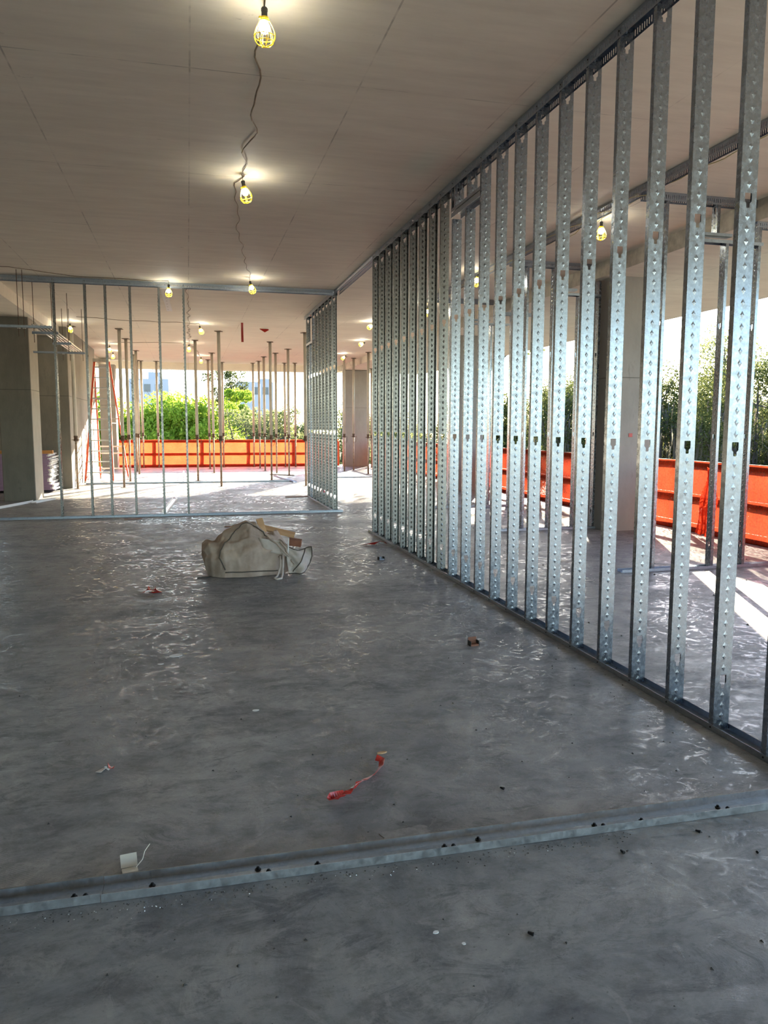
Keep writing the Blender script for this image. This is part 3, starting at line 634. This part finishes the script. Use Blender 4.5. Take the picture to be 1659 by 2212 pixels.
# ------------------------------------------------------------------ canvas debris bag
def bag():
    t = thing('canvas_bag', 'slumped dirty canvas debris bag with dark piping lying on the floor', 'bag', (0.66, 8.22, 0))
    hs = [(0, .31), (.05, .37), (.13, .425), (.3, .485), (.5, .53), (.6, .50), (.67, .455), (.88, .40), (.96, .34), (1, .26)]
    ds = [(0, .16), (.06, .24), (.2, .31), (.5, .33), (.8, .27), (.93, .20), (1, .13)]
    def itp(tb, s):
        for (a, va), (b, vb) in zip(tb, tb[1:]):
            if s <= b: k = (s-a)/(b-a); k = k*k*(3-2*k)*.5+k*.5; return va+(vb-va)*k
        return tb[-1][1]
    X0, X1 = -.49, .34
    def S(s, th, lift=0.):
        """s along the bag 0..1, th from 0 (front floor) over the top to pi (back floor)"""
        h_, d_ = itp(hs, s), itp(ds, s); c, sn = math.cos(th), math.sin(th)
        y = -d_*math.copysign(abs(c)**.62, c)*(1+.10*math.sin(th*2)); z = h_*abs(sn)**.72
        x = X0+(X1-X0)*s
        if s < .12: x -= (.055*math.sin(th)**.5-.03*math.exp(-((math.sin(th)*h_-.20)/.05)**2))*(1-s/.12) if 0 < th < math.pi else 0
        f_ = .016*math.sin(16*s+5*th)*math.sin(th*3+2*s)-.05*max(0, .22-abs(mn.noise(Vector((s*4+th*1.3, th*1.1-s*2, 4)))))*1.6-.03*max(0, .2-abs(mn.noise(Vector((s*7-th, th*2.6+s*3, 9)))))*1.8+.05*mn.noise(Vector((x*3, y*4, z*4)))+.018*(1-abs(mn.noise(Vector((x*5+3, y*4+z*3, z*6))))*4)
        crease = -.035*math.exp(-((th-.50-.25*s)/.10)**2)*min(1, max(0, (s-.15)*5))
        crease -= .030*math.exp(-((s-.07-.05*math.sin(th*1.4))/.03)**2)*(th < 2.2)
        n = Vector((0, -c, sn)).normalized()*(f_+crease+lift)
        p = Vector((x, y, z))+n*(.25+.75*sn); p.z = max(.004, p.z); return p
    mb = MB(); mb.grid(90, 60, lambda a, b: S(a, math.pi*b))
    for s in (0, 1):
        k = len(mb.v); ring = [S(s, math.pi*j/59) for j in range(60)]; c = sum(ring, Vector())/60 + Vector((-.03 if s == 0 else .03, 0, 0))
        mb.add(ring+[c], [(j, j+1, 60) for j in range(59)])
    obj('body', mb, M['canvas'], t, smooth=True)
    def seam(pts, rad=.006):
        obj('piping', MB().tube([S(s, th, .004) for s, th in pts], rad, 6), M['seam'], t, smooth=True)
    L_ = lambda a, b, n: [(a[0]+(b[0]-a[0])*i/n, a[1]+(b[1]-a[1])*i/n) for i in range(n)]
    def path(cp, n=10):
        o = []
        for a, b in zip(cp, cp[1:]): o += L_(a, b, n)
        return o+[cp[-1]]
    seam(path([(.56, 1.30), (.42, 1.35), (.30, 1.18), (.20, .85), (.15, .60), (.13, .38), (.17, .22), (.20, .10)]))
    seam(path([(.20, .06), (.4, .05), (.62, .05), (.85, .05)]), .007)
    seam(path([(.56, 1.30), (.68, 1.15), (.78, .80), (.88, .50), (.92, .25), (.93, .05)]), .007)
    # opening flap slumped out to the right
    A_, B_, C_, D_ = Vector((.33, -.27, .012)), Vector((.30, -.22, .31)), Vector((.585, -.16, .27)), Vector((.53, -.20, .03))
    def flap(a, b):
        p = A_.lerp(D_, a).lerp(B_.lerp(C_, a), b)
        p += Vector((.035*a*math.sin(math.pi*b), 0, -.045*math.sin(math.pi*a)*b + .02*math.sin(math.pi*a)*(1-b)*-1))
        p.y += .05*math.sin(7*a+2.5*b)*(.3+a)-.05*a*(1-a) + .03*mn.noise(Vector((a*5, b*5, 2)))
        p.z = max(.006, p.z); return p
    o = obj('open_flap', MB().grid(26, 22, flap), M['canvasl'], t, smooth=True)
    sm = o.modifiers.new('thick', 'SOLIDIFY'); sm.thickness = .006
    edge = [flap(a, 1) for a in np.linspace(.1, 1, 12)]+[flap(1, b) for b in np.linspace(1, 0, 12)]+[flap(a, 0) for a in np.linspace(1, 0, 10)]
    obj('flap_piping', MB().tube(edge, .006, 6), M['seam'], t, smooth=True)
    obj('flap_piping', MB().tube([flap(.78-.55*k, 1-.93*k)+Vector((0, -.008, 0)) for k in np.linspace(0, 1, 16)], .006, 6), M['seam'], t, smooth=True)
    for j, (x_, z_, w_) in enumerate(((.27, .34, .17), (.33, .30, .15))):       # rumpled mouth folds
        obj('mouth_fold', MB().grid(12, 10, lambda a, b: (x_+w_*(a-.35)+.02*math.sin(9*b), -.20+.06*j+.05*math.sin(8*a+3*j+4*b), z_-.16*b-.10*a*a+.03*math.sin(6*a+j))), M['canvas'], t, smooth=True)
    def flap2(a, b):
        return (.02+.24*a+.05*b, -.26-.02*math.sin(a*6), .40-.16*a*b-.13*b*(1-a)-.05*a)
    o = obj('torn_patch', MB().grid(10, 8, flap2), M['canvasl'], t, smooth=True); sm = o.modifiers.new('thick', 'SOLIDIFY'); sm.thickness = .004
    # strap loop lying forward on the floor
    lp = [(.24, -.27, .20), (.235, -.33, .10), (.19, -.44, .02), (.155, -.50, .010), (.18, -.53, .009), (.225, -.50, .010), (.245, -.42, .03), (.262, -.32, .12), (.27, -.26, .22)]
    obj('strap', MB().tube(lp, .011, 8), M['canvasl'], t, smooth=True)
    lp2 = [(.10, -.25, .40), (.20, -.30, .34), (.27, -.31, .26), (.32, -.30, .20), (.30, -.28, .28), (.24, -.26, .35)]
    obj('strap', MB().tube(lp2, .010, 8), M['canvas'], t, smooth=True)
    return t
bag()
def board(name, lb, size, loc, rot, m):
    sx, sy, sz = (v/2 for v in size); mb = MB().box((-sx, -sy, -sz), (sx, sy, sz))
    o = tag(obj(name, mb, M[m], None, loc, rot=rot), lb, 'board'); b = o.modifiers.new('b', 'BEVEL'); b.width = .002; return o
board('wood_scrap', 'upright brown board end sticking out of the canvas bag top', (.07, .16, .022), (.735, 8.22, .49), (R(70), R(-12), R(8)), 'wood')
board('wood_scrap', 'long pine board lying out of the bag to the right', (.42, .10, .024), (.90, 8.34, .415), (R(20), R(14), R(-10)), 'wood')
board('wood_scrap', 'dark wood block in the bag opening', (.14, .08, .07), (1.10, 8.28, .29), (R(8), R(8), R(-14)), 'woodd')
board('paper_tube', 'thin white stick poking up in the bag opening', (.012, .012, .16), (.99, 7.98, .30), (0, R(4), 0), 'wht')

# ------------------------------------------------------------------ litter
def ribbon(name, lb, pts, wd, m='red', cat='tape'):
    """pts: x, y, z, roll of the strip"""
    mb = MB(); vs = []; P = [Vector(p[:3]) for p in pts]; n = len(P)
    for i, p in enumerate(P):
        d = (P[min(n-1, i+1)]-P[max(0, i-1)]).normalized(); s = d.cross(Vector((0, 0, 1))).normalized(); uu = s.cross(d); a = pts[i][3]
        q = (s*math.cos(a)+uu*math.sin(a))*wd/2; vs += [p-q, p+q]
    mz = min(v.z for v in vs); vs = [v+Vector((0, 0, max(0, .002-mz))) for v in vs]
    mb.add(vs, [(2*i, 2*i+1, 2*i+3, 2*i+2) for i in range(n-1)]); o = obj(name, mb, M[m], None, smooth=False)
    sm = o.modifiers.new('t', 'SOLIDIFY'); sm.thickness = .0008; return tag(o, lb, cat)
def smoothpts(cp, n=6):
    o = []
    for i in range(len(cp)-1):
        for j in range(n):
            k = j/n; o.append(tuple(cp[i][q]+(cp[i+1][q]-cp[i][q])*k for q in range(4)))
    return o+[cp[-1]]
ribbon('red_tape', 'twisted red and white tape strip lying in the foreground', smoothpts([(.60, 3.03, .010, .6), (.535, 3.005, .016, 1.3), (.53, 2.985, .010, .3), (.57, 2.99, .014, 1.0), (.615, 3.03, .012, -.3), (.66, 3.085, .012, 1.5), (.71, 3.13, .010, .2), (.77, 3.175, .012, .9), (.81, 3.24, .012, .6), (.83, 3.30, .014, .3), (.805, 3.315, .02, .9)]), .028)
ribbon('red_tape_glint', 'pale strip standing in for a glint along the middle of the red tape', smoothpts([(.635, 3.052, .022, .2), (.665, 3.085, .023, .5), (.70, 3.115, .020, .2)]), .012, 'wht')  # white strip painted in as the highlight on the tape
ribbon('red_wrapper', 'crumpled red wrapper on the floor left of the canvas bag', smoothpts([(-.44, 7.34, .01, .3), (-.39, 7.42, .035, 1.0), (-.36, 7.36, .02, .1), (-.33, 7.41, .03, 1.2), (-.29, 7.35, .012, .2), (-.36, 7.32, .010, 0)]), .05)
ribbon('foil_scrap', 'small white foil scrap with red tip on the left foreground floor', smoothpts([(-.425, 3.50, .006, .1), (-.395, 3.54, .012, .5), (-.372, 3.52, .010, -.2)]), .032, 'wht')
ribbon('red_scrap', 'tiny red tip beside the white foil scrap', smoothpts([(-.385, 3.55, .020, 1.2), (-.372, 3.52, .010, .3), (-.360, 3.53, .010, .9)]), .020)
ribbon('red_tape', 'dark red tape scrap at the foot of the long partition, far end', smoothpts([(2.15, 9.72, .006, .1), (2.35, 9.74, .012, .9), (2.44, 9.80, .03, .3), (2.50, 9.72, .012, .8)]), .045)
def flat(name, lb, x, y, sx, sy, m, rz=0., n=9, z=.0022, cat='scrap', jag=.2):
    rs = random.Random(int(x*1000+y*77)); k = [(1-jag*rs.random()) for _ in range(n)]
    pts = [(sx/2*k[i]*math.cos(2*math.pi*i/n), sy/2*k[i]*math.sin(2*math.pi*i/n)) for i in range(n)]
    mb = MB().add([(a, b, zz) for zz in (0, z) for a, b in pts], [tuple(range(n, 2*n))]+[(i, (i+1) % n, n+(i+1) % n, n+i) for i in range(n)])
    return tag(obj(name, mb, M[m], None, (x, y, 0), rz), lb, cat)
flat('paper_scrap', 'flat white paper scrap mid floor left of the centre', -.115, 5.26, .10, .07, 'wht', .5, 8)
flat('paper_scrap', 'tiny white chip beside the flat paper scrap', -.209, 5.09, .045, .03, 'wht')
flat('paper_scrap', 'small pale chip on the centre floor below the bag', .322, 4.11, .045, .03, 'wht')
rs = random.Random(8); pp = []
for i in range(40):
    a = 2*math.pi*i/40; c, q = math.cos(a), math.sin(a); k = 1/max(abs(c)/.10, abs(q)/.055)*(1-.14*rs.random()); pp.append((k*c, k*q))
tag(obj('mortar_patch', MB().add([(x_, y_, z_) for z_ in (0, .0012) for x_, y_ in pp], [tuple(range(40, 80))]+[(i, (i+1) % 40, 40+(i+1) % 40, 40+i) for i in range(40)]), M['paint'], None, (.77, 2.665, 0), .12), 'pale rough mortar patch behind the foreground track', 'patch')
flat('mortar_chip', 'white mortar chip on the foreground floor, left one of two', .70, 2.10, .022, .016, 'wht')
flat('mortar_chip', 'white mortar chip on the foreground floor, right one of two', .765, 2.03, .014, .012, 'wht')
flat('wood_sliver', 'brown wood sliver behind the canvas bag', .606, 12.05, .22, .07, 'woodd', .1, 7, .01)
flat('wood_sliver', 'brown sliver lying against the open cross partition track', -.92, 13.4, .34, .06, 'woodd', 0, 7, .01)
flat('leaf', 'dry curled leaf in the foreground right of the centre', .856, 3.407, .055, .02, 'wood', .1, 7, .006, 'leaf')
flat('dark_rag', 'dark flat scrap beside the bag on its left', .12, 7.98, .16, .05, 'crumb', .2, 9, .008)
flat('board_scrap', 'flat dark board lying in the sun by the short partition', 2.3, 16.85, .55, .12, 'woodd', .1, 6, .015)
flat('board_scrap', 'flat dark board scrap in front of the short partition end', 2.75, 17.2, .4, .12, 'woodd', 2.2, 6, .012)
cc = thing('bent_card', 'bent cream metal clip standing behind the foreground track', 'clip', (-.235, 2.685, 0), R(8))
obj('clip_half', MB().box((-.028, -.026, 0), (.028, .026, .003), Matrix.Rotation(R(28), 3, 'X'), (0, .026, .016)), M['cream'], cc)
obj('clip_half', MB().box((-.026, -.026, 0), (.026, .026, .003), Matrix.Rotation(R(-14), 3, 'X'), (0, -.030, .010)), M['cream'], cc)
obj('wire', MB().tube([(.02, -.02, .012), (.045, .01, .02), (.055, .035, .035), (.075, .06, .045)], .0018, 5), M['cream'], cc)
for nm, lb, x, y, rz, m in (('metal_clip', 'small dark open metal clip on the floor near the long partition end', 2.15, 8.62, .2, 'galvd'), ('brick_clip', 'small reddish brown plastic block on the floor near the middle of the partition', 1.93, 5.02, .1, 'woodd')):
    t = thing(nm, lb, 'clip', (x, y, 0), rz)
    obj('base', MB().box((-.032, -.025, 0), (.032, .025, .012)), M[m], t)
    for s in (-1, 1): obj('side', MB().box((s*.032-.003, -.025, 0), (s*.032+.003, .025, .035)), M['crumb'], t)
    obj('back', MB().box((-.032, .02, 0), (.032, .026, .055 if m == 'woodd' else .03)), M[m], t)
bt = thing('bottle', 'small red bottle with pale label at the foot of the short partition', 'bottle', (2.80, 16.45, 0))
obj('bottle_body', MB().lathe([(0, 0), (.045, .005), (.05, .03), (.05, .15), (.03, .19), (.018, .21), (.018, .24), (0, .24)], 14), M['red'], bt, smooth=True)
obj('label_band', MB().lathe([(.051, .06), (.051, .12)], 14), M['wht'], bt)
for (x0, y0, x1, y1, lb) in ((-.20, 26.0, -.16, 27.6, 'upper left'), (-.05, 26.0, -.01, 27.6, 'upper right'), (-.30, 21.9, -.26, 24.6, 'lower left'), (-.14, 21.9, -.10, 24.6, 'lower right')):
    tag(obj('floor_strip', MB().box((x0, y0, 0), (x1+.02, y1, .012)), M['galvd']), 'narrow metal strip lying on the sunlit slab, %s of four' % lb, 'strip')
# dust crumbs and metal shavings
def crumbs(name, lb, pts, m, smin, smax, seed):
    rs = random.Random(seed); mb = MB()
    for x, y in pts:
        s = rs.uniform(smin, smax); a = rs.uniform(0, 6.28); c, sn = math.cos(a), math.sin(a)
        q = [(s, 0, 0), (-.4*s, .6*s, 0), (-.6*s, -.5*s, 0), (0, 0, .7*s)]
        mb.add([(x+p[0]*c-p[1]*sn, y+p[0]*sn+p[1]*c, p[2]) for p in q], [(0, 1, 3), (1, 2, 3), (2, 0, 3), (0, 2, 1)])
    return tag(obj(name, mb, M[m]), lb, 'debris', kind='stuff')
rs = random.Random(4)
crumbs('dark_crumbs', 'dark crumbs and grit scattered over the floor', [(rs.uniform(-2, 2.4), 1.6+9*rs.random()**1.5) for _ in range(260)]+[(rs.uniform(2.2, 2.5), rs.uniform(3, 10)) for _ in range(60)], 'crumb', .003, .009, 1)
crumbs('metal_shavings', 'pale metal shavings along the foreground track edge', [(rs.gauss(.0, .55), 2.47-abs(rs.gauss(0, .03))) for _ in range(60)], 'alu', .0015, .004, 2)
crumbs('track_grit', 'fine dark grit along the foreground track', [(rs.uniform(-1.2, 1.6), 2.485-abs(rs.gauss(0, .035))) for _ in range(330)], 'crumb', .0015, .005, 3)
crumbs('right_bay_grit', 'dark scraps on the floor of the right bay', [(rs.uniform(3, 6.5), rs.uniform(3.5, 12)) for _ in range(90)], 'crumb', .006, .02, 5)
for x, y, lb in ((1.50, 2.36, 'black floor pin lying right of the centre in the foreground'), (1.86, 2.42, 'black bolt lying near the right foreground floor edge'), (1.98, 2.24, 'black pin nearest the right foreground edge'), (.98, 2.02, 'black nail head standing in the centre foreground'), (1.27, 2.93, 'black pin behind the foreground track, right of the tape')):
    tag(obj('loose_pin', MB().tube([(-.008, 0, .005), (.010, .004, .005)], [.006, .004], 6), M['pin'], None, (x, y, 0), random.uniform(0, 3)), lb, 'pin')

# ------------------------------------------------------------------ trees outside
def tree(label, x, y, top, rad, leafm, n=9000, leaf=.10, moss=0, dens=1., low=-3.2, squash=.62, seed=0, sub=None, group='trees beyond the guardrails', gz=-9.0, puffs=26, name='leafy_tree'):
    g = np.random.default_rng(seed); t = thing(name, label, 'tree', (x, y, gz), group=group)
    cz = (top+low)/2; hz = (top-low)/2
    # puff centres inside the crown ellipsoid, biased outward
    d = g.normal(size=(puffs, 3)); d /= np.linalg.norm(d, axis=1)[:, None]; q = g.uniform(.35, .82, puffs)[:, None]
    pc = d*q*np.array([rad, rad, hz])+np.array([0, 0, cz-gz]); pr = g.uniform(.22, .42, puffs)*rad*dens
    # trunk and limbs
    mb = MB(); th = cz-gz-hz*.5
    mb.tube([(0, 0, 0), (.12, .05, th*.4), (-.05, .1, th*.75), (0, 0, th)], [.34, .27, .22, .17], 8)
    for i in range(puffs):
        e = Vector(pc[i]); s = Vector((0, 0, th*g.uniform(.8, 1.0))); m1 = s.lerp(e, .5)+Vector(g.normal(size=3))*.18*rad*.5
        mb.tube([s, m1, e], [.10*min(1, rad/3), .06*min(1, rad/3), .02], 5)
        for _ in range(3):
            e2 = e+Vector(g.normal(size=3))*pr[i]*.7; mb.tube([e.lerp(m1, .3), e2], [.022, .008], 4)
    obj('trunk', mb, M['bark'], t)
    k = g.integers(0, puffs, n); dd = g.normal(size=(n, 3)); dd /= np.linalg.norm(dd, axis=1)[:, None]
    c = pc[k]+dd*(pr[k]*g.uniform(.25, 1.05, n)**.6)[:, None]*np.array([1, 1, squash+.2])
    a = g.normal(size=(n, 3)); a /= np.linalg.norm(a, axis=1)[:, None]; b = np.cross(a, g.normal(size=(n, 3))); b /= np.linalg.norm(b, axis=1)[:, None]
    s = leaf*g.uniform(.6, 1.3, n)[:, None]
    V = np.stack([c-a*s, c+b*s*.45, c+a*s, c-b*s*.45], 1).reshape(-1, 3)
    me = bpy.data.meshes.new('crown'); me.vertices.add(len(V)); me.vertices.foreach_set('co', V.astype(np.float32).ravel())
    me.loops.add(4*n); me.loops.foreach_set('vertex_index', np.arange(4*n, dtype=np.int32)); me.polygons.add(n)
    me.polygons.foreach_set('loop_start', np.arange(0, 4*n, 4, dtype=np.int32)); me.update(calc_edges=True); me.materials.append(M[leafm])
    link('crown', me, t)['kind'] = 'stuff'
    if moss:
        lowp = np.argsort(pc[:, 2])[:int(puffs*.72)]; k = lowp[g.integers(0, len(lowp), moss)]; mo = MB()
        for i in k:
            p = pc[i]+g.normal(size=3)*pr[i]*.55; L = g.uniform(.3, 1.3)*min(1, rad/2.6); w_ = g.uniform(.012, .04)
            an = g.uniform(0, 3.14); cx_, sy_ = math.cos(an)*w_, math.sin(an)*w_; j = g.normal(size=2)*.05
            mo.add([(p[0]-cx_, p[1]-sy_, p[2]), (p[0]+cx_, p[1]+sy_, p[2]), (p[0]+cx_*.8+j[0], p[1]+sy_*.8+j[1], p[2]-L*.55), (p[0]-cx_*.8+j[0], p[1]-sy_*.8, p[2]-L*.5), (p[0]+j[0], p[1]+j[1], p[2]-L)],
                   [(0, 1, 2, 3), (3, 2, 4)])
        obj('hanging_moss', mo, M['moss'], t)['kind'] = 'stuff'
    return t
tree('bright green leafy tree in the middle of the far opening', -1.3, 50, 4.7, 3.6, 'leafg', 26000, .13, seed=1, puffs=46)
tree('bright green tree left of the tallest green crown, behind the ladder side', -4.3, 50, 3.9, 2.6, 'leafg', 15000, .13, seed=2, puffs=30)
tree('light green tree right of the tallest green crown', 1.2, 49, 4.0, 2.5, 'leafg', 16000, .13, seed=3, puffs=32)
tree('small bright green crown poking out behind the grey mossy trees', 3.6, 62, 5.0, 1.7, 'leafg', 6000, .13, seed=4, puffs=16, low=0)
tree('pale olive sapling against the sky beside the ladder', -6.4, 52, 3.6, 1.8, 'leafm', 5000, .10, 60, seed=5)
tree('grey green mossy tree with open branches, left of the short partition', 3.3, 42, 3.3, 2.3, 'leafm', 9000, .085, 260, seed=6, dens=.85)
tree('grey green mossy tree right behind the post cluster', 6.0, 43, 3.75, 2.7, 'leafm', 11000, .085, 320, seed=7, dens=.85)
tree('tall sparse tree rising above the others behind', 3.6, 72, 8.4, 2.6, 'leafd', 3500, .12, 120, seed=8, dens=.7, low=1)
tree('dull tree in the gap left of the corner column', 10.6, 50, 3.6, 2.6, 'leafm', 9000, .10, 220, seed=9)
tree('dull tree in the gap right of the corner column', 14.6, 50, 2.6, 2.6, 'leafm', 9000, .10, 200, seed=10)
tree('bushy oak seen through the far studs of the long partition', 17.2, 47, 3.6, 3.0, 'leafd', 13000, .10, 260, seed=11)
tree('mossy oak behind the middle column', 16.6, 39, 4.0, 3.2, 'leafd', 16000, .10, 420, seed=12)
tree('mossy oak seen between the middle studs of the long partition', 17.0, 32, 5.2, 3.1, 'leafd', 32000, .055, 520, seed=13, puffs=34)
tree('sunlit mossy oak left of the nearest right column', 19.0, 35.5, 6.2, 3.0, 'leafm', 24000, .06, 300, seed=14)
tree('dark live oak with hanging moss, right of the nearest column', 16.3, 24.4, 4.6, 2.7, 'leafd', 42000, .048, 900, seed=15, puffs=38)
tree('dark live oak with hanging moss at the right edge of the photo', 15.8, 18.7, 4.3, 2.6, 'leafd', 42000, .045, 900, seed=16, puffs=38)
tree('paler oak behind the dark live oaks on the right', 21.5, 27.5, 6.0, 3.2, 'leafm', 30000, .06, 400, seed=17, puffs=34)
tree('green oak farther behind on the far right', 22.5, 21.5, 5.4, 3.0, 'leafm', 30000, .06, 400, seed=18, puffs=34)
tree('added tall pine, crown mostly hidden above the slab line, to shade the right bay', 12.8, 33, 9.8, 4.0, 'leafd', 26000, .20, seed=50, low=4.9, puffs=60, dens=1.15, name='added_shade_pine')  # pine added to shade the right bay; crown mostly out of view
for i, (x, y, tp_, rd) in enumerate(((-12, 85, 3.2, 6), (-1, 88, 4.6, 6), (10, 86, 4.8, 6), (21, 84, 4.0, 6), (32, 72, 3.6, 6), (38, 56, 4.0, 6), (40, 42, 4.4, 6), (41, 29, 4.4, 6), (38, 15, 4.4, 6))):
    tree('hazy background tree line crown, number of crowns from left: %s' % ('first', 'second', 'third', 'fourth', 'fifth', 'sixth', 'seventh', 'eighth', 'ninth')[i], x, y, tp_, rd, 'leafm', 9000, .22, 0, seed=30+i, low=-6, puffs=30, name='distant_tree', group='distant tree line')
# distant buildings under construction
def building(lb, x0, x1, y, z, extra):
    t = thing('unfinished_building', lb, 'building', ((x0+x1)/2, y, -9)); hw = (x1-x0)/2
    obj('block', MB().box((-hw, 0, 0), (hw, 8, z+9)), M['bld'], t)
    for k in range(int(hw*2/1.6)):
        o = obj('window', MB().box((-hw+.5+k*1.6, -.06, z+9-1.9), (-hw+1.4+k*1.6, .02, z+9-.8)), M['glass'], t)
    for (a, b, hh) in extra: obj('tower', MB().box((a, .5, z+9), (b, 3, z+9+hh)), M['bld'], t)
    for k in range(7): obj('rebar', MB().box((-hw+.6+k*.9, 1, z+9), (-hw+.68+k*.9, 1.1, z+10.6+.5*(k % 3))), M['bld'], t)
building('far grey unfinished building with rebar above the green trees', -8.2, -2.6, 120, 8.5, [(-.1, 1.6, 1.0)])
building('far reddish grey building top behind the mossy trees', 7.5, 12.8, 120, 8.3, [(.8, 2.4, .5)])
